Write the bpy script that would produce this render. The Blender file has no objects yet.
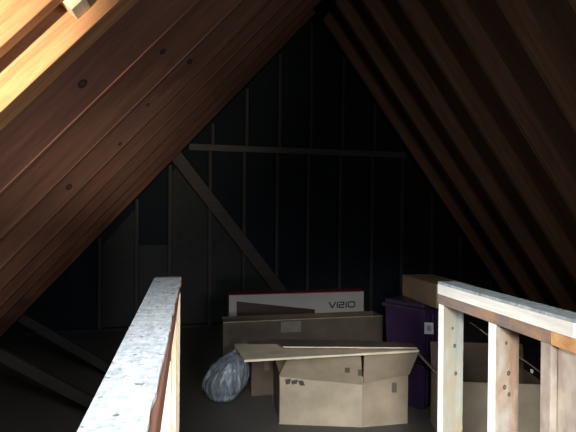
import bpy, bmesh, math, random
from mathutils import Vector, Matrix, noise
random.seed(7)
SC = bpy.context.scene
COL = SC.collection

# ------------------------------------------------------------------ camera numbers
F = 450.0; YAW = math.atan(97 / F); ROLL = math.radians(0.5); EYE = 1.45; HY = 213
def ray(px, py):
    u = (px - 288) / F; v = -(py - HY) / F
    cr, sr = math.cos(ROLL), math.sin(ROLL)
    u, v = u * cr - v * sr, u * sr + v * cr
    c, s = math.cos(YAW), math.sin(YAW)
    return Vector((u * c + s, -u * s + c, v))
def atY(px, py, y):
    d = ray(px, py); k = y / d.y
    return Vector((d.x * k, y, d.z * k + EYE))

# ------------------------------------------------------------------ helpers
def newbm(): return bmesh.new()
def add_box(bm, x0, x1, y0, y1, z0, z1, M=None):
    vs = [Vector((x, y, z)) for x in (x0, x1) for y in (y0, y1) for z in (z0, z1)]
    if M is not None: vs = [M @ v for v in vs]
    v = [bm.verts.new(p) for p in vs]
    for f in ((0,1,3,2),(4,6,7,5),(0,4,5,1),(2,3,7,6),(0,2,6,4),(1,5,7,3)):
        bm.faces.new([v[i] for i in f])
def add_sheet(bm, pts, t, nrm=None):
    """a flat sheet: the polygon pts, thickened by t along its normal"""
    pts = [Vector(p) for p in pts]
    n = nrm or (pts[1] - pts[0]).cross(pts[-1] - pts[0]).normalized()
    a = [bm.verts.new(p) for p in pts]; b = [bm.verts.new(p + n * t) for p in pts]
    bm.faces.new(a[::-1]); bm.faces.new(b)
    k = len(pts)
    for i in range(k):
        j = (i + 1) % k
        bm.faces.new((a[i], a[j], b[j], b[i]))
def grid_sheet(bm, p00, p10, p11, p01, t, nu=8, nv=4, wob=0.004, seed=0):
    """a slightly wavy cardboard panel between four corners"""
    p00, p10, p11, p01 = map(Vector, (p00, p10, p11, p01))
    n = (p10 - p00).cross(p01 - p00).normalized()
    A = []; B = []
    for j in range(nv + 1):
        ra = []; rb = []
        for i in range(nu + 1):
            u, v = i / nu, j / nv
            p = (p00 * (1-u) + p10 * u) * (1-v) + (p01 * (1-u) + p11 * u) * v
            w = noise.noise(p * 6 + Vector((seed, seed * 2, 0))) * wob
            ra.append(bm.verts.new(p + n * w)); rb.append(bm.verts.new(p + n * (w + t)))
        A.append(ra); B.append(rb)
    for j in range(nv):
        for i in range(nu):
            bm.faces.new((A[j][i], A[j+1][i], A[j+1][i+1], A[j][i+1]))
            bm.faces.new((B[j][i], B[j][i+1], B[j+1][i+1], B[j+1][i]))
    ring = [(0,i) for i in range(nu)] + [(j,nu) for j in range(nv)] + [(nv,i) for i in range(nu,0,-1)] + [(j,0) for j in range(nv,0,-1)]
    for k in range(len(ring)):
        a, b = ring[k], ring[(k+1) % len(ring)]
        bm.faces.new((A[a[0]][a[1]], A[b[0]][b[1]], B[b[0]][b[1]], B[a[0]][a[1]]))
def obj(name, bm, mat, parent=None, bevel=0, smooth=False):
    bmesh.ops.recalc_face_normals(bm, faces=bm.faces)
    me = bpy.data.meshes.new(name); bm.to_mesh(me); bm.free()
    if smooth:
        for p in me.polygons: p.use_smooth = True
    me.materials.append(mat)
    o = bpy.data.objects.new(name, me); COL.objects.link(o)
    if parent: o.parent = parent
    if bevel:
        m = o.modifiers.new('bevel', 'BEVEL'); m.width = bevel; m.segments = 2; m.limit_method = 'ANGLE'
    return o
def tag(o, label, cat, group=None, kind=None):
    o['label'] = label; o['category'] = cat
    if group: o['group'] = group
    if kind: o['kind'] = kind
    return o
def thing(name, label, cat, loc=(0,0,0), rz=0, group=None):
    o = bpy.data.objects.new(name, None); COL.objects.link(o)
    o.location = loc; o.rotation_euler = (0, 0, rz); o.empty_display_size = .1
    return tag(o, label, cat, group)
def struct(name, bm, mat, bevel=0):
    o = obj(name, bm, mat, None, bevel); o['kind'] = 'structure'; return o
def rel(root, p): return Vector(p) - Vector(root.location)

# ------------------------------------------------------------------ materials
def base_mat(name, rough=.8, spec=.25):
    m = bpy.data.materials.new(name); m.use_nodes = True
    nt = m.node_tree; b = nt.nodes['Principled BSDF']
    b.inputs['Roughness'].default_value = rough
    b.inputs['Specular IOR Level'].default_value = spec
    return m, nt, b
def N(nt, t, **kw):
    n = nt.nodes.new(t)
    for k, v in kw.items(): setattr(n, k, v)
    return n
def ramp(nt, fac, stops):
    r = N(nt, 'ShaderNodeValToRGB'); el = r.color_ramp.elements
    while len(el) < len(stops): el.new(.5)
    for e, (p, c) in zip(el, stops): e.position = p; e.color = (*c, 1)
    nt.links.new(fac, r.inputs[0]); return r.outputs[0]
def mixc(nt, fac, a, b, mode='MIX'):
    m = N(nt, 'ShaderNodeMix', data_type='RGBA', blend_type=mode)
    for sock, v in ((m.inputs[0], fac), (m.inputs[6], a), (m.inputs[7], b)):
        if hasattr(v, 'links'): nt.links.new(v, sock)
        elif isinstance(v, (int, float)): sock.default_value = v
        else: sock.default_value = (*v, 1)
    return m.outputs[2]
def coords(nt, scale, rnd=True):
    tc = N(nt, 'ShaderNodeTexCoord'); mp = N(nt, 'ShaderNodeMapping')
    mp.inputs['Scale'].default_value = scale
    src = tc.outputs['Object']
    if rnd:
        oi = N(nt, 'ShaderNodeObjectInfo'); mu = N(nt, 'ShaderNodeVectorMath', operation='MULTIPLY_ADD')
        mu.inputs[1].default_value = (17, 9, 13)
        nt.links.new(oi.outputs['Random'], mu.inputs[0]); nt.links.new(src, mu.inputs[2])
        src = mu.outputs[0]
    nt.links.new(src, mp.inputs[0]); return mp.outputs[0]
def noise_tex(nt, vec, scale, detail=4, rough=.55, dist=0):
    n = N(nt, 'ShaderNodeTexNoise'); n.inputs['Scale'].default_value = scale
    n.inputs['Detail'].default_value = detail; n.inputs['Roughness'].default_value = rough
    n.inputs['Distortion'].default_value = dist
    nt.links.new(vec, n.inputs['Vector']); return n.outputs['Fac']
def wood(name, dark, light, along='X', knots=(), rough=.75, grain=26, weather=None, rnd=True, knotcol=(.02,.008,.006)):
    """planed softwood: stretched grain along one axis, fine pores, optional knots at local (x, z)"""
    m, nt, b = base_mat(name, rough)
    sc = {'X': (.35, 6, 6), 'Y': (6, .35, 6), 'Z': (6, 6, .35)}[along]
    v = coords(nt, sc, rnd)
    g = noise_tex(nt, v, grain / 6, 6, .6, .6)
    col = ramp(nt, g, [(.3, dark), (.7, light)])
    v2 = coords(nt, tuple(s * 1.0 for s in sc), rnd)
    f = noise_tex(nt, v2, grain, 3, .7)
    col = mixc(nt, .25, col, ramp(nt, f, [(.35, (.35,.35,.35)), (.65, (1,1,1))]), 'MULTIPLY')
    if weather:
        vw = coords(nt, (1, 1, 1) if along != 'Z' else (1, 1, .5), rnd)
        w = noise_tex(nt, vw, 9, 4, .6)
        col = mixc(nt, ramp(nt, w, [(.42, (0,0,0)), (.6, (1,1,1))]), col, weather)
    tc = N(nt, 'ShaderNodeTexCoord')
    for (kx, kz, r) in knots:
        mp = N(nt, 'ShaderNodeMapping'); nt.links.new(tc.outputs['Object'], mp.inputs[0])
        if along == 'X':
            mp.inputs['Location'].default_value = (-kx / (r * 1.5), 0, -kz / r); mp.inputs['Scale'].default_value = (1 / (r * 1.5), 0, 1 / r)
        else:
            mp.inputs['Location'].default_value = (-kx / r, 0, -kz / (r * 1.3)); mp.inputs['Scale'].default_value = (1 / r, 0, 1 / (r * 1.3))
        ln = N(nt, 'ShaderNodeVectorMath', operation='LENGTH'); nt.links.new(mp.outputs[0], ln.inputs[0])
        msk = ramp(nt, ln.outputs['Value'], [(0, (.55,.55,.55)), (.55, (.7,.7,.7)), (.8, (1,1,1)), (1, (0,0,0))])
        col = mixc(nt, msk, col, knotcol)
    nt.links.new(col, b.inputs['Base Color'])
    bp = N(nt, 'ShaderNodeBump'); bp.inputs['Strength'].default_value = .15; bp.inputs['Distance'].default_value = .003
    nt.links.new(f, bp.inputs['Height']); nt.links.new(bp.outputs[0], b.inputs['Normal'])
    return m
def osb(name, lo, hi, chip=(.25,.24,.22)):
    """oriented strand board: overlapping flakes"""
    m, nt, b = base_mat(name, .7)
    v = coords(nt, (1, 1, 1), False)
    def flakes(sc, rot):
        vo = N(nt, 'ShaderNodeTexVoronoi'); vo.inputs['Scale'].default_value = 1
        mp = N(nt, 'ShaderNodeMapping'); mp.inputs['Scale'].default_value = sc; mp.inputs['Rotation'].default_value = (0, 0, rot)
        nt.links.new(v, mp.inputs[0]); nt.links.new(mp.outputs[0], vo.inputs['Vector'])
        sp = N(nt, 'ShaderNodeSeparateColor'); nt.links.new(vo.outputs['Color'], sp.inputs[0])
        return sp.outputs[0]
    c1 = ramp(nt, flakes((45, 120, 50), .5), [(0, lo), (1, hi)])
    c2 = ramp(nt, flakes((130, 42, 50), -.6), [(0, lo), (1, hi)])
    col = mixc(nt, .5, c1, c2)
    f = noise_tex(nt, v, 55, 5, .7)
    col = mixc(nt, ramp(nt, f, [(.59, (0,0,0)), (.66, (.9,.9,.9))]), col, chip)
    nt.links.new(col, b.inputs['Base Color']); return m
def card(name, colr, var=.18, rough=.85):
    m, nt, b = base_mat(name, rough, .15)
    v = coords(nt, (1, 1, 1))
    n = noise_tex(nt, v, 5, 4)
    lo = tuple(c * (1 - var) for c in colr); hi = tuple(min(1, c * (1 + var)) for c in colr)
    col = ramp(nt, n, [(.3, lo), (.7, hi)])
    nt.links.new(col, b.inputs['Base Color']); return m
def plain(name, colr, rough=.6, spec=.3):
    m, nt, b = base_mat(name, rough, spec)
    v = coords(nt, (1, 1, 1)); n = noise_tex(nt, v, 12, 3)
    nt.links.new(ramp(nt, n, [(.3, tuple(c * .88 for c in colr)), (.7, tuple(c * 1.08 for c in colr))]), b.inputs['Base Color'])
    return m

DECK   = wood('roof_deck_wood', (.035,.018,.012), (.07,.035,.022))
FLOOR  = osb('plywood_floor', (.08,.074,.068), (.105,.097,.087), (.07,.063,.058))
WALLDK   = plain('dimmed_wall', (.012,.016,.02), .9, .1)  # near-black colour holds the dimness of the far wall
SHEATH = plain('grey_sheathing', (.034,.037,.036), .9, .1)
STUDW  = wood('gable_stud_wood', (.033,.031,.031), (.055,.05,.049), 'Z')  # low tone carries the dim light on the gable studs
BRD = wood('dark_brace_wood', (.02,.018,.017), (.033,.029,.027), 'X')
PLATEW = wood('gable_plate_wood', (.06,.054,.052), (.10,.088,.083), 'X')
RAFT   = wood('rafter_wood', (.20,.085,.05), (.33,.15,.09))
RAFTR  = wood('rafter_wood_right', (.16,.085,.05), (.3,.16,.1))

# ------------------------------------------------------------------ roof geometry
TL, TR = 1.10, 1.33                       # left and right pitch
L0 = 2.33; R0 = 2.835 + 1.33 * 2.505      # Z = L0 + TL X ; Z = R0 - TR X (underside of the rafters)
XA = (R0 - L0) / (TL + TR); ZA = L0 + TL * XA
YB = 5.75                                 # inner face of the gable framing
AL, AR = math.atan(TL), math.atan(TR)
RD = .185                                 # rafter depth

def slope_matrix(side, y):
    if side == 'L':
        ex = Vector((math.cos(AL), 0, math.sin(AL))); ey = Vector((0,1,0)); o = Vector((-L0 / TL, y, 0))
    else:
        ex = Vector((-math.cos(AR), 0, math.sin(AR))); ey = Vector((0,-1,0)); o = Vector((R0 / TR, y, 0))
    ez = ex.cross(ey)
    M = Matrix((ex, ey, ez)).transposed().to_4x4(); M.translation = o
    return M
LEN_L = ZA / math.sin(AL); LEN_R = ZA / math.sin(AR)
def rafter(side, y, th, label, mat, zb=0):
    ln = (LEN_L if side == 'L' else LEN_R) - .035
    bm = newbm(); add_box(bm, .0, ln, 0, th, zb, RD)
    o = obj('rafter', bm, mat, None, .003)
    o.matrix_world = slope_matrix(side, y if side == 'L' else y + th)
    return tag(o, label, 'rafter', 'roof rafters on the %s slope' % ('left' if side == 'L' else 'right'))
def loc_on(side, y, px, py):
    """local (x, z) on a rafter's front face of a point seen in the photo"""
    p = slope_matrix(side, y).inverted() @ atY(px, py, y)
    return p.x, p.z

# left slope: two close rafters by the stair, then an even row to the gable
ys = [1.335, 1.45] + [1.975 + .523 * i for i in range(7)] + [5.62]
k2 = loc_on('L', ys[2], 83, 84); k3 = [loc_on('L', ys[3], 163, 52)]
k4 = [loc_on('L', ys[4], a, b) for a, b in ((190, 62), (180, 94), (148, 105), (120, 144), (69, 187))]
RAFT_B = wood('rafter_wood_knotted', (.19,.082,.056), (.30,.14,.095), knots=[(k2[0], k2[1], .016)])
RAFT_C = wood('rafter_wood_knots_mid', (.19,.085,.05), (.31,.145,.09), knots=[(a, b, .013) for a, b in k3])
RAFT_D = wood('rafter_wood_knots_far', (.18,.08,.05), (.30,.14,.09), knots=[(a, b, .016 if i in (0, 4) else .010) for i, (a, b) in enumerate(k4)])
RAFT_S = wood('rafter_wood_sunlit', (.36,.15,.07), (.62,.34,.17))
L_lab = ['orange lit rafter nearest the camera at the upper left corner',
 'doubled rafter with a bright sunlit face at the upper left',
 'wide reddish rafter with a large oval knot, next behind the sunlit rafter',
 'second rafter behind the sunlit one on the left slope',
 'left slope rafter with a row of small dark knots, third behind the sunlit one',
 'fourth rafter behind the sunlit one on the left slope, in shadow',
 'fifth rafter behind the sunlit one on the left slope, in shadow',
 'third rafter from the gable wall on the left slope, in deep shadow',
 'second rafter from the gable wall on the left slope, in deep shadow',
 'last left slope rafter, right against the dark gable wall']
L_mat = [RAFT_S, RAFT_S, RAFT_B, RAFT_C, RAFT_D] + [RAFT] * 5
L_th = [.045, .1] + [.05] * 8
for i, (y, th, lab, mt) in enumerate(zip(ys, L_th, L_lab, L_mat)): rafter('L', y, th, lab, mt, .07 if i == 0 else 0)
yr = [2.0 + .52 * i for i in range(7)] + [5.62]
R_lab = ['rafter nearest the camera on the right slope, at the right edge',
 'second rafter from the camera on the right slope, warm brown low down',
 'third rafter from the camera on the right slope',
 'fourth rafter from the camera on the right slope',
 'fourth rafter from the gable wall on the right slope, dark',
 'third rafter from the gable wall on the right slope, dark',
 'second rafter from the gable wall on the right slope, nearly black',
 'last right slope rafter, right against the dark gable wall']
for y, lab in zip(yr, R_lab): rafter('R', y, .05, lab, RAFTR)
# ridge board
bm = newbm(); add_box(bm, XA - .019, XA + .019, 1.0, YB + .0, ZA - .2, ZA + .2)
tag(obj('ridge_board', bm, DECK, None, .003), 'dark ridge board running along the peak of the roof', 'beam')
# blocking between the two near rafters
A = atY(66, 22, 1.25); 
bm = newbm(); M = slope_matrix('L', 0)
q = M.inverted() @ atY(80, 6, 1.41)
add_box(bm, q.x - .03, q.x + .025, 1.381, 1.449, .04, RD - .005)
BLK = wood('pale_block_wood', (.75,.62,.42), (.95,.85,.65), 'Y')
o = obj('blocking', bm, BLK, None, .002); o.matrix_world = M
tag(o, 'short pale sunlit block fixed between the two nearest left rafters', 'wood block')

# roof decks
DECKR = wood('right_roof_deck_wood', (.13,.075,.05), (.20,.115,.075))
def deck(side, name, mat):
    bm = newbm(); ln = (LEN_L if side == 'L' else LEN_R) + (.22 if side == 'L' else .25)
    sg = 1 if side == 'L' else -1
    add_box(bm, -.3, ln, min(sg * -1.2, sg * 6.0), max(sg * -1.2, sg * 6.0), RD + .001, RD + .03)
    o = struct(name, bm, mat); o.matrix_world = slope_matrix(side, 0)
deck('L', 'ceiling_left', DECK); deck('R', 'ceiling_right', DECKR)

# ------------------------------------------------------------------ floor and gable wall
bm = newbm()
X0, X1 = -2.6, 5.2
add_box(bm, X0, X1, 1.66, 5.95, -.03, 0); add_box(bm, X0, -.16, -1.2, 1.66, -.03, 0); add_box(bm, 1.07, X1, -1.2, 1.66, -.03, 0)
struct('floor', bm, FLOOR)
bm = newbm()
T = YB + .095
pts = [(-L0/TL - .15, T, 0), (R0/TR + .15, T, 0), (XA, T, ZA + .2)]
add_sheet(bm, pts, .02, Vector((0, 1, 0)))
wall = struct('wall_back', bm, WALLDK)
def zroof(x): return min(L0 + TL * x, R0 - TR * x)
PZ = atY(297, 151, YB).z                   # level of the horizontal plate
sx = [100, 137, 170, 210, 244, 277, 308, 340, 372, 402, 432, 461, 491]
for px in sx:
    x = atY(px, 215, YB).x; w = .021
    top = zroof(x) - .02 if True else 0
    if top < .15: continue
    segs = [(.04, min(top, PZ - .042))] + ([(PZ + .042, top)] if top > PZ + .1 else [])
    for k, (a, b) in enumerate(segs):
        bm = newbm(); dx = .03 if k else 0
        add_box(bm, x - w + dx, x + w + dx, YB, YB + .09, a, b)
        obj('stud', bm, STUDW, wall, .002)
bm = newbm(); xa = (PZ - L0) / TL + .03; xb = (R0 - PZ) / TR - .03
add_box(bm, xa, xb, YB - .004, YB + .09, PZ - .04, PZ + .04)
obj('horizontal_plate', bm, PLATEW, wall, .002)
bm = newbm(); add_box(bm, -1.9, 4.4, YB, YB + .09, 0, .038); obj('bottom_plate', bm, BRD, wall, .002)
# pale sheathing below the diagonal brace, with a dark gap in it
def wpanel(pix, y=YB + .072):
    bm = newbm(); add_sheet(bm, [atY(a, b, y) for a, b in pix], .012, Vector((0, 1, 0)))
    return obj('sheathing_panel', bm, SHEATH, wall)
wpanel([(172, 172), (176, 168), (272, 290), (290, 345), (172, 345)])
wpanel([(102, 246), (136, 208), (136, 345), (102, 345)])
wpanel([(139, 245), (168, 245), (168, 345), (139, 345)])
# diagonal brace
b0, b1 = atY(178, 158, YB - .06), atY(285, 297, YB - .06)
d = (b1 - b0).normalized(); b1 = b0 + d * ((b0.z - .12) / -d.z)
b0 -= d * .06
n = Vector((d.z, 0, -d.x)); n = n if n.z > 0 else -n
bm = newbm()
add_sheet(bm, [b0 - n * .075, b1 - n * .075, b1 + n * .075, b0 + n * .075], .045, Vector((0, 1, 0)))
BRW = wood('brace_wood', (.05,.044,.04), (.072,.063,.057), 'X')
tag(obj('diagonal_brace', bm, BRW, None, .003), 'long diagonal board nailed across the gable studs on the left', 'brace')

# faint braces in the dark left eave
for (p, q, y, lab) in (((20, 318), (80, 353), 3.9, 'upper faint slanted board low in the dark left eave'),
                       ((-8, 352), (60, 388), 3.1, 'lower faint slanted board low in the dark left eave')):
    a, b = atY(*p, y), atY(*q, y)
    d = (b - a).normalized(); b = a + d * ((a.z - .03) / -d.z); n = Vector((d.z, 0, -d.x)); n = n if n.z > 0 else -n
    up = zroof(a.x)
    if a.z > up: a = a + d * .1
    bm = newbm(); add_sheet(bm, [a - n * .035, b - n * .035, b + n * .035, a + n * .035], .04, Vector((0, 1, 0)))
    tag(obj('slanted_brace', bm, BRD, None, .002), lab, 'brace')

# ------------------------------------------------------------------ stair half walls
CAP   = osb('grey_white_strand_board', (.40,.44,.46), (.80,.84,.86), (.14,.13,.12)); CAPR = osb('bluish_grey_strand_board', (.24,.29,.31), (.48,.54,.56), (.1,.11,.12))
BROWNP = wood('brown_plate_wood', (.17,.075,.05), (.27,.13,.09), 'Y')
CREAM = wood('cream_stud_wood', (.75,.62,.45), (.9,.78,.62), 'Z')
HW = thing('stair_half_wall', 'long open stud half wall with a grey white strand board cap, left of the stair opening', 'half wall', (-.09, 1.0, 0))
def hb(name, x0, x1, y0, y1, z0, z1, mat, bev=.002, root=None):
    bm = newbm(); r = root or HW; l = r.location
    add_box(bm, x0 - l.x, x1 - l.x, y0 - l.y, y1 - l.y, z0 - l.z, z1 - l.z)
    return obj(name, bm, mat, r, bev)
bm = newbm(); NS = 60; rr = random.Random(3)
inner = [Vector((-.058 + .0175 * (i / NS) + rr.uniform(-.0016, .0016) - (.004 if rr.random() < .12 else 0), .1 + 1.885 * i / NS, 1.158)) for i in range(NS + 1)]
outer = [Vector((-.150, 1.985, 1.158)), Vector((-.136, .1, 1.158))]
add_sheet(bm, [p - HW.location for p in inner + outer], .012, Vector((0, 0, 1)))
o = obj('cap_board', bm, CAP, HW); o['label'] = 'grey white strand board cap'
o = hb('top_plate', -.146, -.044, .1, 1.985, 1.108, 1.158, BROWNP); o['label'] = 'brown top plate'
o = hb('cap_end_shade', -.15, -.04, 1.986, 2.024, 1.125, 1.17, BROWNP); o['label'] = 'dark reddish block for the shaded cap end'  # brown block stands for the shade on the far end of the cap
hb('bottom_plate', -.146, -.044, .1, 2.0, .0, .038, BROWNP)
for y in (.26, .66, 1.06, 1.46, 1.945):
    hb('stud', -.142, -.042, y, y + .038, .038, 1.108, CREAM)

RW = thing('stair_railing_wall', 'short open stud railing wall with white top plate on the right of the stair opening', 'half wall', (1.02, 1.3, 0))
WHITE = wood('whitish_plate_wood', (.82,.8,.76), (.95,.94,.9), 'Y')
GREYB = wood('grey_brown_plate_wood', (.17,.13,.115), (.28,.23,.21), 'Y', weather=(.36,.22,.14))
ORANGE = wood('fresh_orange_wood', (.5,.25,.1), (.72,.42,.2), 'X')
WEATH = wood('weathered_grey_stud', (.26,.29,.27), (.45,.45,.38), 'Z', weather=(.34,.285,.2), rnd=False,
             knots=[(.05, .93, .007), (.056, .82, .007), (.04, 1.0, .005)])
PINK  = wood('pinkish_stud_wood', (.29,.185,.125), (.45,.30,.21), 'Z', weather=(.44,.41,.35), rnd=False,
             knots=[(.05, .93, .007), (.035, .885, .007), (.052, .86, .006), (.04, 1.03, .005)])
PINK2 = wood('corner_stud_wood', (.24,.185,.16), (.38,.31,.27), 'Z', weather=(.44,.38,.32))
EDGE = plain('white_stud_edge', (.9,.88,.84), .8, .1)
xa, xb = .974, 1.063
o = hb('cap_board', xa + .003, xb - .012, .98, 1.645, 1.17, 1.179, CAPR, 0, RW); o['label'] = 'thin bluish grey strand board cap'
o = hb('upper_plate', xa, xb, .985, 1.645, 1.13, 1.17, WHITE, .002, RW); o['label'] = 'bright white upper plate'
o = hb('lower_plate', xa, xb, 1.062, 1.645, 1.092, 1.13, GREYB, .002, RW); o['label'] = 'grey brown lower plate'
o = hb('corner_plate', xa, 1.9, .97, 1.061, 1.092, 1.129, ORANGE, .002, RW); o['label'] = 'fresh orange plate turning the corner'
o = hb('side_cap_plate', xb + .001, 1.9, .97, 1.061, 1.13, 1.168, ORANGE, .002, RW)
hb('bottom_plate', xa, xb, 1.0, 1.645, 0, .038, GREYB, .002, RW)
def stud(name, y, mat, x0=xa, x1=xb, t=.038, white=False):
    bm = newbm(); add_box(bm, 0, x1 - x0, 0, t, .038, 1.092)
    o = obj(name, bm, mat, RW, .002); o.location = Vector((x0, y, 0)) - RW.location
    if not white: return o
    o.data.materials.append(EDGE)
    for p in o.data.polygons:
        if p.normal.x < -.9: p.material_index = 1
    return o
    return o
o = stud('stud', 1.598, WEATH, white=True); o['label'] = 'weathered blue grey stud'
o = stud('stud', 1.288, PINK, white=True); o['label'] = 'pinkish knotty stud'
stud('stud', 1.058, PINK2, xa, xa + .05)
stud('stud', .985, PINK2, xa + .02, xa + .058, .072)
stud('stud', .985, PINK2, xa + .059, xb + .03, .072)
for x in (1.35, 1.75): stud('stud', .972, PINK2, x, x + .038, .088)

# ------------------------------------------------------------------ cardboard and other stored goods
CARD  = card('tan_cardboard', (.39,.335,.25))
CARD2 = card('tan_cardboard_darker', (.30,.245,.18))  # darker copy of the tan, shade on turned panels and flaps put into it
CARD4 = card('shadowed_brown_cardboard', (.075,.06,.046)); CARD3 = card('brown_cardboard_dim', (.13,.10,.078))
EDGEC = card('pale_corrugated_edge', (.62,.54,.42))
PRINT = plain('dark_print_ink', (.07,.06,.055), .8)

def box_walls(root, foot, z0, z1, mat, t=.006, names=None, skip=(), seed=0):
    foot = [rel(root, (a, b, 0)) for a, b in foot]
    for i in range(len(foot)):
        if i in skip: continue
        a, b = foot[i], foot[(i + 1) % len(foot)]
        bm = newbm()
        grid_sheet(bm, a + Vector((0,0,z0)), b + Vector((0,0,z0)), b + Vector((0,0,z1)), a + Vector((0,0,z1)), -t, wob=.004, seed=seed + i)
        obj('side_panel', bm, mat if not isinstance(mat, list) else mat[i], root)
    bm = newbm(); add_sheet(bm, [p + Vector((0,0,z0 + .002)) for p in foot], .005, Vector((0,0,1)))
    obj('bottom_panel', bm, mat if not isinstance(mat, list) else mat[0], root)

# --- main open box with creased front
BX = thing('cardboard_box', 'big battered tan cardboard box with flared flaps and creased front, under a long sheet', 'cardboard box', (1.05, 3.1, 0))
foot = [(.60, 3.02), (1.143, 2.868), (1.477, 2.861), (1.37, 3.24), (.63, 3.42)]
HB = .345
box_walls(BX, foot, .0, HB, [CARD, CARD2, CARD2, CARD2, CARD3])  # panel colours hold how the light falls on each side
def flap(root, pts, mat, t=.005, label=None, seed=0, wob=.006, name='flap'):
    bm = newbm(); grid_sheet(bm, *[rel(root, p) for p in pts], t, 8, 4, wob, seed)
    o = obj(name, bm, mat, root)
    if label: o['label'] = label
    return o
fA = Vector((.596, 3.013, HB - .01)); fB = Vector((1.14, 2.857, HB - .05)); fC = Vector((1.478, 2.853, HB))
flap(BX, [fA, fB, atY(361, 356, 2.77), atY(287, 359, 2.93)], CARD2, seed=3)
flap(BX, [fB + Vector((.004,0,.01)), fC, atY(419, 351, 2.76), atY(364, 355, 2.765)], CARD2, seed=5)
# printed marks, front
def mark(root, pix, y, mat, name, off=.004):
    bm = newbm(); add_sheet(bm, [rel(root, atY(a, b, yy)) for (a, b), yy in zip(pix, y)], .001, Vector((0, -1, 0)))
    return obj(name, bm, mat, root)
def on_face(px, py, p, n):
    d = ray(px, py); o = Vector((0, 0, EYE)); k = (Vector(p) - o).dot(n) / d.dot(n)
    return o + d * k
def decal(root, pixs, p, q, r, mat, name, off=.009):
    p, q, r = Vector(p), Vector(q), Vector(r)
    n = (q - p).cross(r - p).normalized()
    if n.y > 0: n = -n
    bm = newbm()
    for pix in pixs:
        add_sheet(bm, [rel(root, on_face(a, b, p + n * off, n)) for a, b in pix], .0008, n)
    return obj(name, bm, mat, root)
TAPEM = plain('dark_tape_print', (.12,.095,.07), .6)
zz = Vector((0, 0, .3))
f1 = (Vector((.60,3.02,0)), Vector((1.143,2.868,0)), Vector((.60,3.02,.3)))
f2 = (Vector((1.143,2.868,0)), Vector((1.477,2.861,0)), Vector((1.143,2.868,.3)))
fl1 = (fA, fB, atY(287, 359, 2.93)); fl2 = (fB, fC, atY(419, 351, 2.76))
decal(BX, [[(285,380),(291,379),(290,384),(286,385)],[(291,381),(298,380),(297,384),(292,385)],[(298,381),(303,381),(305,386),(300,386)]], *f1, PRINT, 'printed_mark')
decal(BX, [[(345,368),(350,368),(350,373),(345,373)]], *fl1, TAPEM, 'printed_mark')
decal(BX, [[(358,370),(362,370),(362,376),(358,376)]], *fl1, TAPEM, 'printed_mark')
decal(BX, [[(392,383),(397,383),(397,393),(392,393)]], *f2, TAPEM, 'printed_mark')
# --- flattened sheet lying over that box, and a dark one for the gap
zs = .545
def onz(px, py, z):
    d = ray(px, py); k = (z - EYE) / d.z
    return Vector((d.x * k, d.y * k, z))
def sheet(pix, z, mat, label, t=.012, seed=0):
    pts = [onz(a, b, zz_) for (a, b), zz_ in zip(pix, z)]
    c = sum(pts, Vector()) / 4
    r = thing('cardboard_sheet', label, 'cardboard sheet', (c.x, c.y, c.z))
    bm = newbm(); grid_sheet(bm, *[p - c for p in pts], t, 16, 4, .008, seed); obj('board', bm, mat, r)
    a, b = pts[0], pts[1]; bm = newbm()
    grid_sheet(bm, a - c + Vector((0,-.004,0)), b - c + Vector((0,-.004,0)), b - c + Vector((0,-.004,t)), a - c + Vector((0,-.004,t)), .003, 16, 1, .008, seed)
    o = obj('torn_edge', bm, EDGEC, r); o['label'] = 'pale torn corrugated edge'
    return r
sheet([(244, 362), (419, 352), (412, 346), (234, 346)], (.535, .56, .56, .545), CARD, 'long flattened tan cardboard sheet resting across the flaps of the big open box', .012, 2)

sheet([(283, 347.5), (417, 348.5), (413, 343.5), (270, 340)], (.575, .585, .585, .575), CARD4, 'thin dark sheet added for the dark gap at the back of the long tan sheet', .006, 9)  # dark sheet added to give the shadowed slit between the layers

# --- small box behind, left
def closed_box(name, label, cat, x0, x1, y0, y1, z0, z1, mat, rz=0, bev=.004):
    cx, cy = (x0 + x1) / 2, (y0 + y1) / 2
    r = thing(name, label, cat, (cx, cy, z0), rz)
    bm = newbm(); hx, hy, h = (x1 - x0) / 2, (y1 - y0) / 2, z1 - z0
    add_box(bm, -hx, hx, -hy, hy, 0, h)
    obj('carton', bm, mat, r, bev)
    return r
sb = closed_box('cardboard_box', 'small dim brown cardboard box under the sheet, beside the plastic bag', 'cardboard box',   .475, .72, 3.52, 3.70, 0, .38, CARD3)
bm = newbm()
add_box(bm, -.02, .02, -.093, -.0905, .2, .378); obj('tape', bm, plain('tan_tape', (.2,.15,.1), .4), sb)

# --- large box behind
yb = 3.76
a = atY(223, 323, yb); b = atY(383, 322, yb)
BB = thing('cardboard_box', 'wide dim brown cardboard box standing behind the open box, in front of the television carton', 'cardboard box', ((a.x + b.x) / 2, yb + .17, 0))
w = (b.x - a.x) / 2; h = a.z
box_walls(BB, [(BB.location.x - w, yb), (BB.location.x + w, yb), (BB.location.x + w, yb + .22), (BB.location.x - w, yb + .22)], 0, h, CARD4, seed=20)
bm = newbm(); add_box(bm, -w, w, -.172, -.166, h, h + .005); o = obj('top_edge', bm, CARD2, BB); o['label'] = 'pale raw top edge'
c0 = rel(BB, atY(281, 322, yb - .008)); c1 = rel(BB, atY(301, 332, yb - .008))
bm = newbm(); add_box(bm, c0.x, c1.x, -.178, -.175, c1.z, c0.z); o = obj('label_sticker', bm, plain('grey_sticker', (.13,.115,.10), .5), BB); o['label'] = 'worn grey label'

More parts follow.
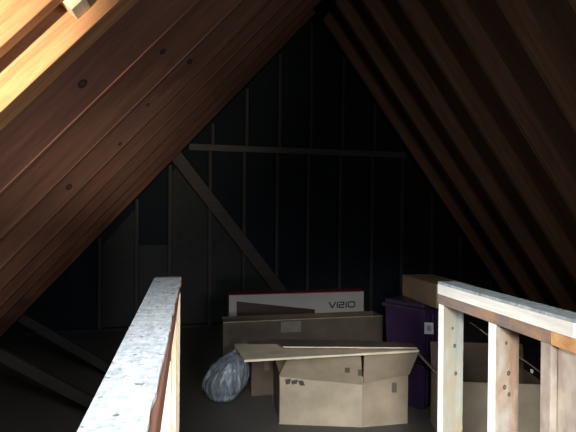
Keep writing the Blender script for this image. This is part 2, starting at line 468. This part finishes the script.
# --- television carton
yt = 4.22
a = atY(229, 293, yt); b = atY(364, 294, yt)
w = (b.x - a.x) / 2; h = (a.z + b.z) / 2
TV = thing('television_carton', 'white and dark red television carton standing upright behind the cardboard boxes', 'carton', ((a.x + b.x) / 2, yt + .08, 0))
TVW = card('white_printed_card', (.30,.285,.28), .06, .5)
bm = newbm(); add_box(bm, -w, w, -.08, .08, 0, h); obj('carton', bm, TVW, TV, .004)
RED = plain('dark_red_print', (.20,.03,.042), .5)
bm = newbm(); add_box(bm, -w + .002, w + .002, -.079, .081, h + .0005, h + .006); o = obj('top_panel', bm, RED, TV); o['label'] = 'dark red top'
yf = yt - .003
bm = newbm(); add_sheet(bm, [rel(TV, atY(p, q, yf)) for p, q in ((236.5,301.5),(236.5,352),(315,352),(315,309.5))], .002, Vector((0,1,0)))
o = obj('screen_print', bm, plain('maroon_screen_print', (.028,.01,.011), .5), TV); o['label'] = 'printed dark maroon television picture'
bm = newbm(); add_sheet(bm, [rel(TV, atY(p, q, yf)) for p, q in ((315.2,315),(315.2,352),(362,352),(362,315))], .002, Vector((0,1,0)))
o = obj('lower_band', bm, plain('dark_band_print', (.10,.055,.05), .5), TV); o['label'] = 'dark brown red lower band'
# logo letters built from strokes
bm = newbm(); yl = -.0835
def stroke(p, q, wd):
    p, q = Vector(p), Vector(q); d = (q - p).normalized(); n = Vector((-d.y, d.x)) * wd / 2
    pts = [p - n, q - n, q + n, p + n]
    add_sheet(bm, [Vector((LX + a.x * S, yl, LZ + a.y * S)) for a in pts], .001, Vector((0,-1,0)))
c0 = rel(TV, atY(329, 308.3, yt)); c1 = rel(TV, atY(355, 301.2, yt))
LX, LZ = c0.x, c0.z; S = c1.z - c0.z; W = (c1.x - c0.x) / S
t = .2; k = W / 4.1
def P(x, y): return (x * k, y)
stroke(P(0, 1), P(.5, .02), t); stroke(P(1.0, 1), P(.5, .02), t)
stroke(P(1.28, 0), P(1.28, 1), t)
stroke(P(1.5, .92), P(2.35, .92), t); stroke(P(2.3, .95), P(2.3, .5), t); stroke(P(1.55, .5), P(2.38, .5), t); stroke(P(1.58, .55), P(1.58, .05), t); stroke(P(1.5, .08), P(2.4, .08), t)
stroke(P(2.68, 0), P(2.68, 1), t)
xo0, xo1 = 3.0, 4.05
ring = [(xo0, .25), (xo0 + .2, .08), (xo1 - .2, .08), (xo1, .25), (xo1, .75), (xo1 - .2, .92), (xo0 + .2, .92), (xo0, .75)]
for i in range(8): stroke(P(*ring[i]), P(*ring[(i + 1) % 8]), t)
o = obj('logo_lettering', bm, plain('black_ink', (.012,.012,.013), .5), TV); o['label'] = 'black letters VIZIO'

# --- purple totes
PUR = plain('purple_plastic', (.034,.016,.052), .4, .4)
PURD = plain('purple_plastic_lid', (.03,.02,.042), .45, .4)
def tote(label, x0, x1, y0, y1, z0, z1):
    cx, cy = (x0 + x1) / 2, (y0 + y1) / 2; hx, hy, h = (x1 - x0) / 2, (y1 - y0) / 2, z1 - z0
    r = thing('storage_tote', label, 'storage bin', (cx, cy, z0), math.radians(32), 'stacked purple totes')
    bm = newbm()
    rings = []
    for (z, s) in ((0, .90), (.01, .915), (h * .45, .95), (h * .86, .97)):
        rings.append([bm.verts.new((a * hx * s, b * hy * s, z)) for a, b in ((-1,-.88),(-.9,-1),(.9,-1),(1,-.88),(1,.88),(.9,1),(-.9,1),(-1,.88))])
    bm.faces.new(rings[0]); bm.faces.new(rings[-1])
    for u, v in zip(rings, rings[1:]):
        for i in range(8): bm.faces.new((u[i], u[(i+1)%8], v[(i+1)%8], v[i]))
    obj('bin', bm, PUR, r, .004)
    bm = newbm()
    for i in range(-3, 4):
        add_box(bm, i * hx * .25 - .012, i * hx * .25 + .012, -hy * .985 - .004, -hy * .93, h * .1, h * .8)
    obj('rib', bm, PUR, r, .003)
    bm = newbm(); add_box(bm, -hx * 1.0, hx * 1.0, -hy * 1.02, hy * 1.02, h * .86, h * .93); add_box(bm, -hx * .93, hx * .93, -hy * .93, hy * .93, h * .93, h)
    o = obj('lid', bm, PURD, r, .005)
    bm = newbm()
    add_box(bm, -.09, .09, -hy * 1.02 - .02, -hy * .97, h * .76, h * .84); obj('handle', bm, PURD, r, .006)
    return r
CN = Vector((1.665, 2.995, 0)); RZ = math.radians(32); TU = Vector((math.cos(RZ), math.sin(RZ), 0)); TV_ = Vector((-math.sin(RZ), math.cos(RZ), 0))
LW, LS, zt = .60, .36, .785
cc = CN + TU * LW / 2 + TV_ * LS / 2
T1 = tote('lower purple storage tote on the floor behind the open box, under the labelled tote', cc.x - LW/2, cc.x + LW/2, cc.y - LS/2, cc.y + LS/2, 0, zt * .47)
T2 = tote('upper purple storage tote with a small white label, stacked under a brown carton', cc.x - LW/2, cc.x + LW/2, cc.y - LS/2, cc.y + LS/2, zt * .47 + .001, zt)
def tl(px, py, off):                       # a point on the long face of the upper tote, in its own frame
    p = on_face(px, py, CN - TV_ * off, TV_)
    return Matrix.Rotation(-RZ, 4, 'Z') @ (p - T2.location)
pts = [tl(p, q, .010) for p, q in ((424.5,322.5),(424.5,334),(433.5,334.5),(433.5,323))]
bm = newbm(); add_sheet(bm, pts, .002, Vector((0,-1,0)))
o = obj('paper_label', bm, plain('white_paper_label', (.85,.86,.9), .7), T2); o['label'] = 'small white label'
pts = [tl(p, q, .0125) for p, q in ((427,325.5),(427,331),(431.5,331.3),(431.5,326))]
bm = newbm(); add_sheet(bm, pts, .0008, Vector((0,-1,0)))
lp = obj('label_print', bm, plain('grey_print', (.45,.46,.5), .7), o)
# carton on top, its long left side running away from the camera
TC = thing('cardboard_carton', 'small closed brown carton lying askew on top of the purple totes', 'cardboard box', (1.69, 2.87, zt + .002), 0)
hh = .168
bm = newbm(); add_box(bm, 0, .26, 0, .52, 0, hh); obj('carton', bm, card('brown_carton', (.22,.155,.1)), TC, .003)
bm = newbm(); add_box(bm, .115, .145, 0, .52, hh + .0005, hh + .0015); obj('tape', bm, plain('brown_tape', (.2,.13,.08), .35), TC)

# --- right open box
RB = thing('cardboard_box', 'open tan cardboard box behind the studs of the right railing wall, flaps raised', 'cardboard box', (1.9, 2.65, 0))
ra = math.radians(-16); fu = Vector((math.cos(ra), math.sin(ra), 0)); fv = Vector((-math.sin(ra), math.cos(ra), 0))
c0 = Vector((1.57, 2.576, 0)); c1 = c0 + fu * .63; c2 = c1 + fv * .3; c3 = c0 + fv * .3
h = .39; H = Vector((0, 0, h))
box_walls(RB, [c.xy for c in (c0, c1, c2, c3)], 0, h, [CARD, CARD2, CARD3, CARD2], seed=40)  # side and back panels take the shaded copies of the tan
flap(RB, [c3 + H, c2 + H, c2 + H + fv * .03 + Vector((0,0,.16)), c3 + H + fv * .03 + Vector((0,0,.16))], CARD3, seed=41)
hl = c3 + H - fu * .004
flap(RB, [c0 + H + fv * .03 - fu * .004, hl - fv * .02, hl - fu * .12 + Vector((0, 0, .12)), hl - fu * .13 - fv * .06 + Vector((0, 0, .125))], CARD2, seed=42)
q0 = on_face(545, 376, c0 + fv * .06, fv); q1 = on_face(480, 330, c0 + fv * .06, fv)
flap(RB, [q0, q0 + fv * .2, q1 + fv * .2, q1], CARD2, seed=43)
st = on_face(532, 371, c0 + fv * .05, fv)
bm = newbm(); add_sheet(bm, [rel(RB, st + fu * a + Vector((0, 0, b))) for a, b in ((-.008,-.012),(.01,-.016),(.012,.006),(-.006,.012))], .002, -fv)
o = obj('flap_highlight', bm, plain('highlight_white', (.8,.8,.78), .6), RB); o['label'] = 'white spot painted for the highlight on the flap'  # white spot painted in as the highlight on the flap

# --- plastic bag
BG = thing('plastic_bag', 'crumpled translucent bluish white plastic bag on the floor left of the boxes', 'plastic bag', (.262, 3.46, 0))
bm = newbm(); NR, NA = 44, 120; rings = []
for j in range(NR + 1):
    t = j / NR                                       # 0 at the floor, 1 at the gathered neck
    prof = [(0, .02), (.04, .075), (.12, .115), (.3, .158), (.48, .165), (.65, .148), (.8, .112), (.9, .07), (.96, .035), (1, .022)]
    for (t0, r0), (t1, r1) in zip(prof, prof[1:]):
        if t <= t1: f = (t - t0) / (t1 - t0); f = f * f * (3 - 2 * f) * .5 + f * .5; R = r0 + (r1 - r0) * f; break
    ring = []
    for i in range(NA):
        a = 2 * math.pi * i / NA
        d = Vector((math.cos(a), math.sin(a), t * .9))
        pl = abs(noise.noise(Vector((math.cos(a) * 2.6, math.sin(a) * 2.6, t * .9)))) * .22 + abs(noise.noise(Vector((math.cos(a) * 6, math.sin(a) * 6, t * 1.3 + 4)))) * .14
        big = noise.noise(d * 1.6) * .14
        r = R * (1.08 - pl + big)
        ring.append(bm.verts.new((math.cos(a) * r + .11 * t * t - .01, math.sin(a) * r * .8, .003 + .385 * t + .01 * math.sin(3 * a) * t)))
    rings.append(ring)
for u, v in zip(rings, rings[1:]):
    for i in range(NA): bm.faces.new((u[i], u[(i+1) % NA], v[(i+1) % NA], v[i]))
bm.faces.new(rings[0][::-1])
BAGM, nt, bb = base_mat('translucent_plastic', .3, .6)
vn = coords(nt, (5, 5, 1.1)); nn = noise_tex(nt, vn, 5, 4, .55, .5)
nt.links.new(ramp(nt, nn, [(.38, (.16,.19,.225)), (.56, (.26,.32,.38)), (.7, (.48,.56,.64))]), bb.inputs['Base Color'])
nt.links.new(ramp(nt, nn, [(.35, (.5,.5,.5)), (.65, (.85,.85,.85))]), bb.inputs['Alpha'])
obj('bag_body', bm, BAGM, BG, 0, True)
bm = newbm(); ra_, rb_ = [], []
for i in range(40):
    a = 2 * math.pi * i / 40; w = 1 + .5 * math.sin(a * 5) + .25 * math.sin(a * 8 + 1)
    ra_.append(bm.verts.new((.10 + math.cos(a) * .021, math.sin(a) * .017, .383)))
    rb_.append(bm.verts.new((.115 + math.cos(a) * .036 * w, math.sin(a) * .03 * w, .42 + .014 * math.sin(a * 3))))
for i in range(40): bm.faces.new((ra_[i], ra_[(i+1) % 40], rb_[(i+1) % 40], rb_[i]))
obj('gathered_neck', bm, BAGM, BG, 0, True)

# ------------------------------------------------------------------ light
def area(name, loc, target, sx, sy, power, col, spread=180):
    l = bpy.data.lights.new(name, 'AREA'); l.shape = 'RECTANGLE'; l.size = sx; l.size_y = sy
    l.energy = power; l.color = col; l.spread = math.radians(spread)
    o = bpy.data.objects.new(name, l); COL.objects.link(o); o.location = loc
    o.rotation_euler = (Vector(target) - Vector(loc)).to_track_quat('-Z', 'Y').to_euler(); return o
area('window_daylight', (1.3, -.7, 1.6), (.7, 2.0, .9), .8, .8, 11.5, (.95, .97, 1), 140)
area('box_fill', (-.1, -1.1, 1.85), (1.35, 2.9, .02), .5, .5, 6.3, (1, .985, .95), 32)  # unseen fill added to brighten the box fronts
area('cap_fill', (-.12, .0, 1.95), (.0, 1.15, 1.1), .3, .3, 5.2, (.9, .96, 1), 70)  # small unseen fill added above the left cap to brighten it
area('stud_edge_fill', (.06, 1.35, .5), (1.2, 1.35, .95), .4, .8, 5, (1, .96, .9), 120)  # unseen side fill added to whiten the right stud edges
area('left_stud_fill', (.45, -.6, .9), (-.1, 1.3, .85), .4, .4, 5, (1, .95, .86), 50)  # low unseen fill added to brighten the left studs, no window there
s = bpy.data.lights.new('sun_patch', 'SPOT'); s.energy = 190; s.color = (1, .84, .62); s.spot_size = math.radians(52); s.spot_blend = .8; s.shadow_soft_size = .008
so = bpy.data.objects.new('sun_patch', s); COL.objects.link(so); so.location = (-.68, .35, 1.572)
so.rotation_euler = (Vector((-.72, 1.45, 1.93)) - so.location).to_track_quat('-Z', 'Y').to_euler()
w = bpy.data.worlds.new('world'); SC.world = w; w.use_nodes = True
w.node_tree.nodes['Background'].inputs[0].default_value = (.6, .75, 1, 1)
w.node_tree.nodes['Background'].inputs[1].default_value = .012

# ------------------------------------------------------------------ camera
cam = bpy.data.cameras.new('camera'); co = bpy.data.objects.new('camera', cam); COL.objects.link(co)
cam.sensor_width = 36; cam.lens = 36 * F / 576; cam.clip_start = .02
pitch = -math.atan(3 / F)
co.matrix_world = Matrix.Translation((0, 0, EYE)) @ Matrix.Rotation(-YAW, 4, 'Z') @ Matrix.Rotation(math.pi / 2 + pitch, 4, 'X') @ Matrix.Rotation(ROLL, 4, 'Z')
SC.camera = co
SC.view_settings.view_transform = 'Standard'
SC.view_settings.look = 'None'
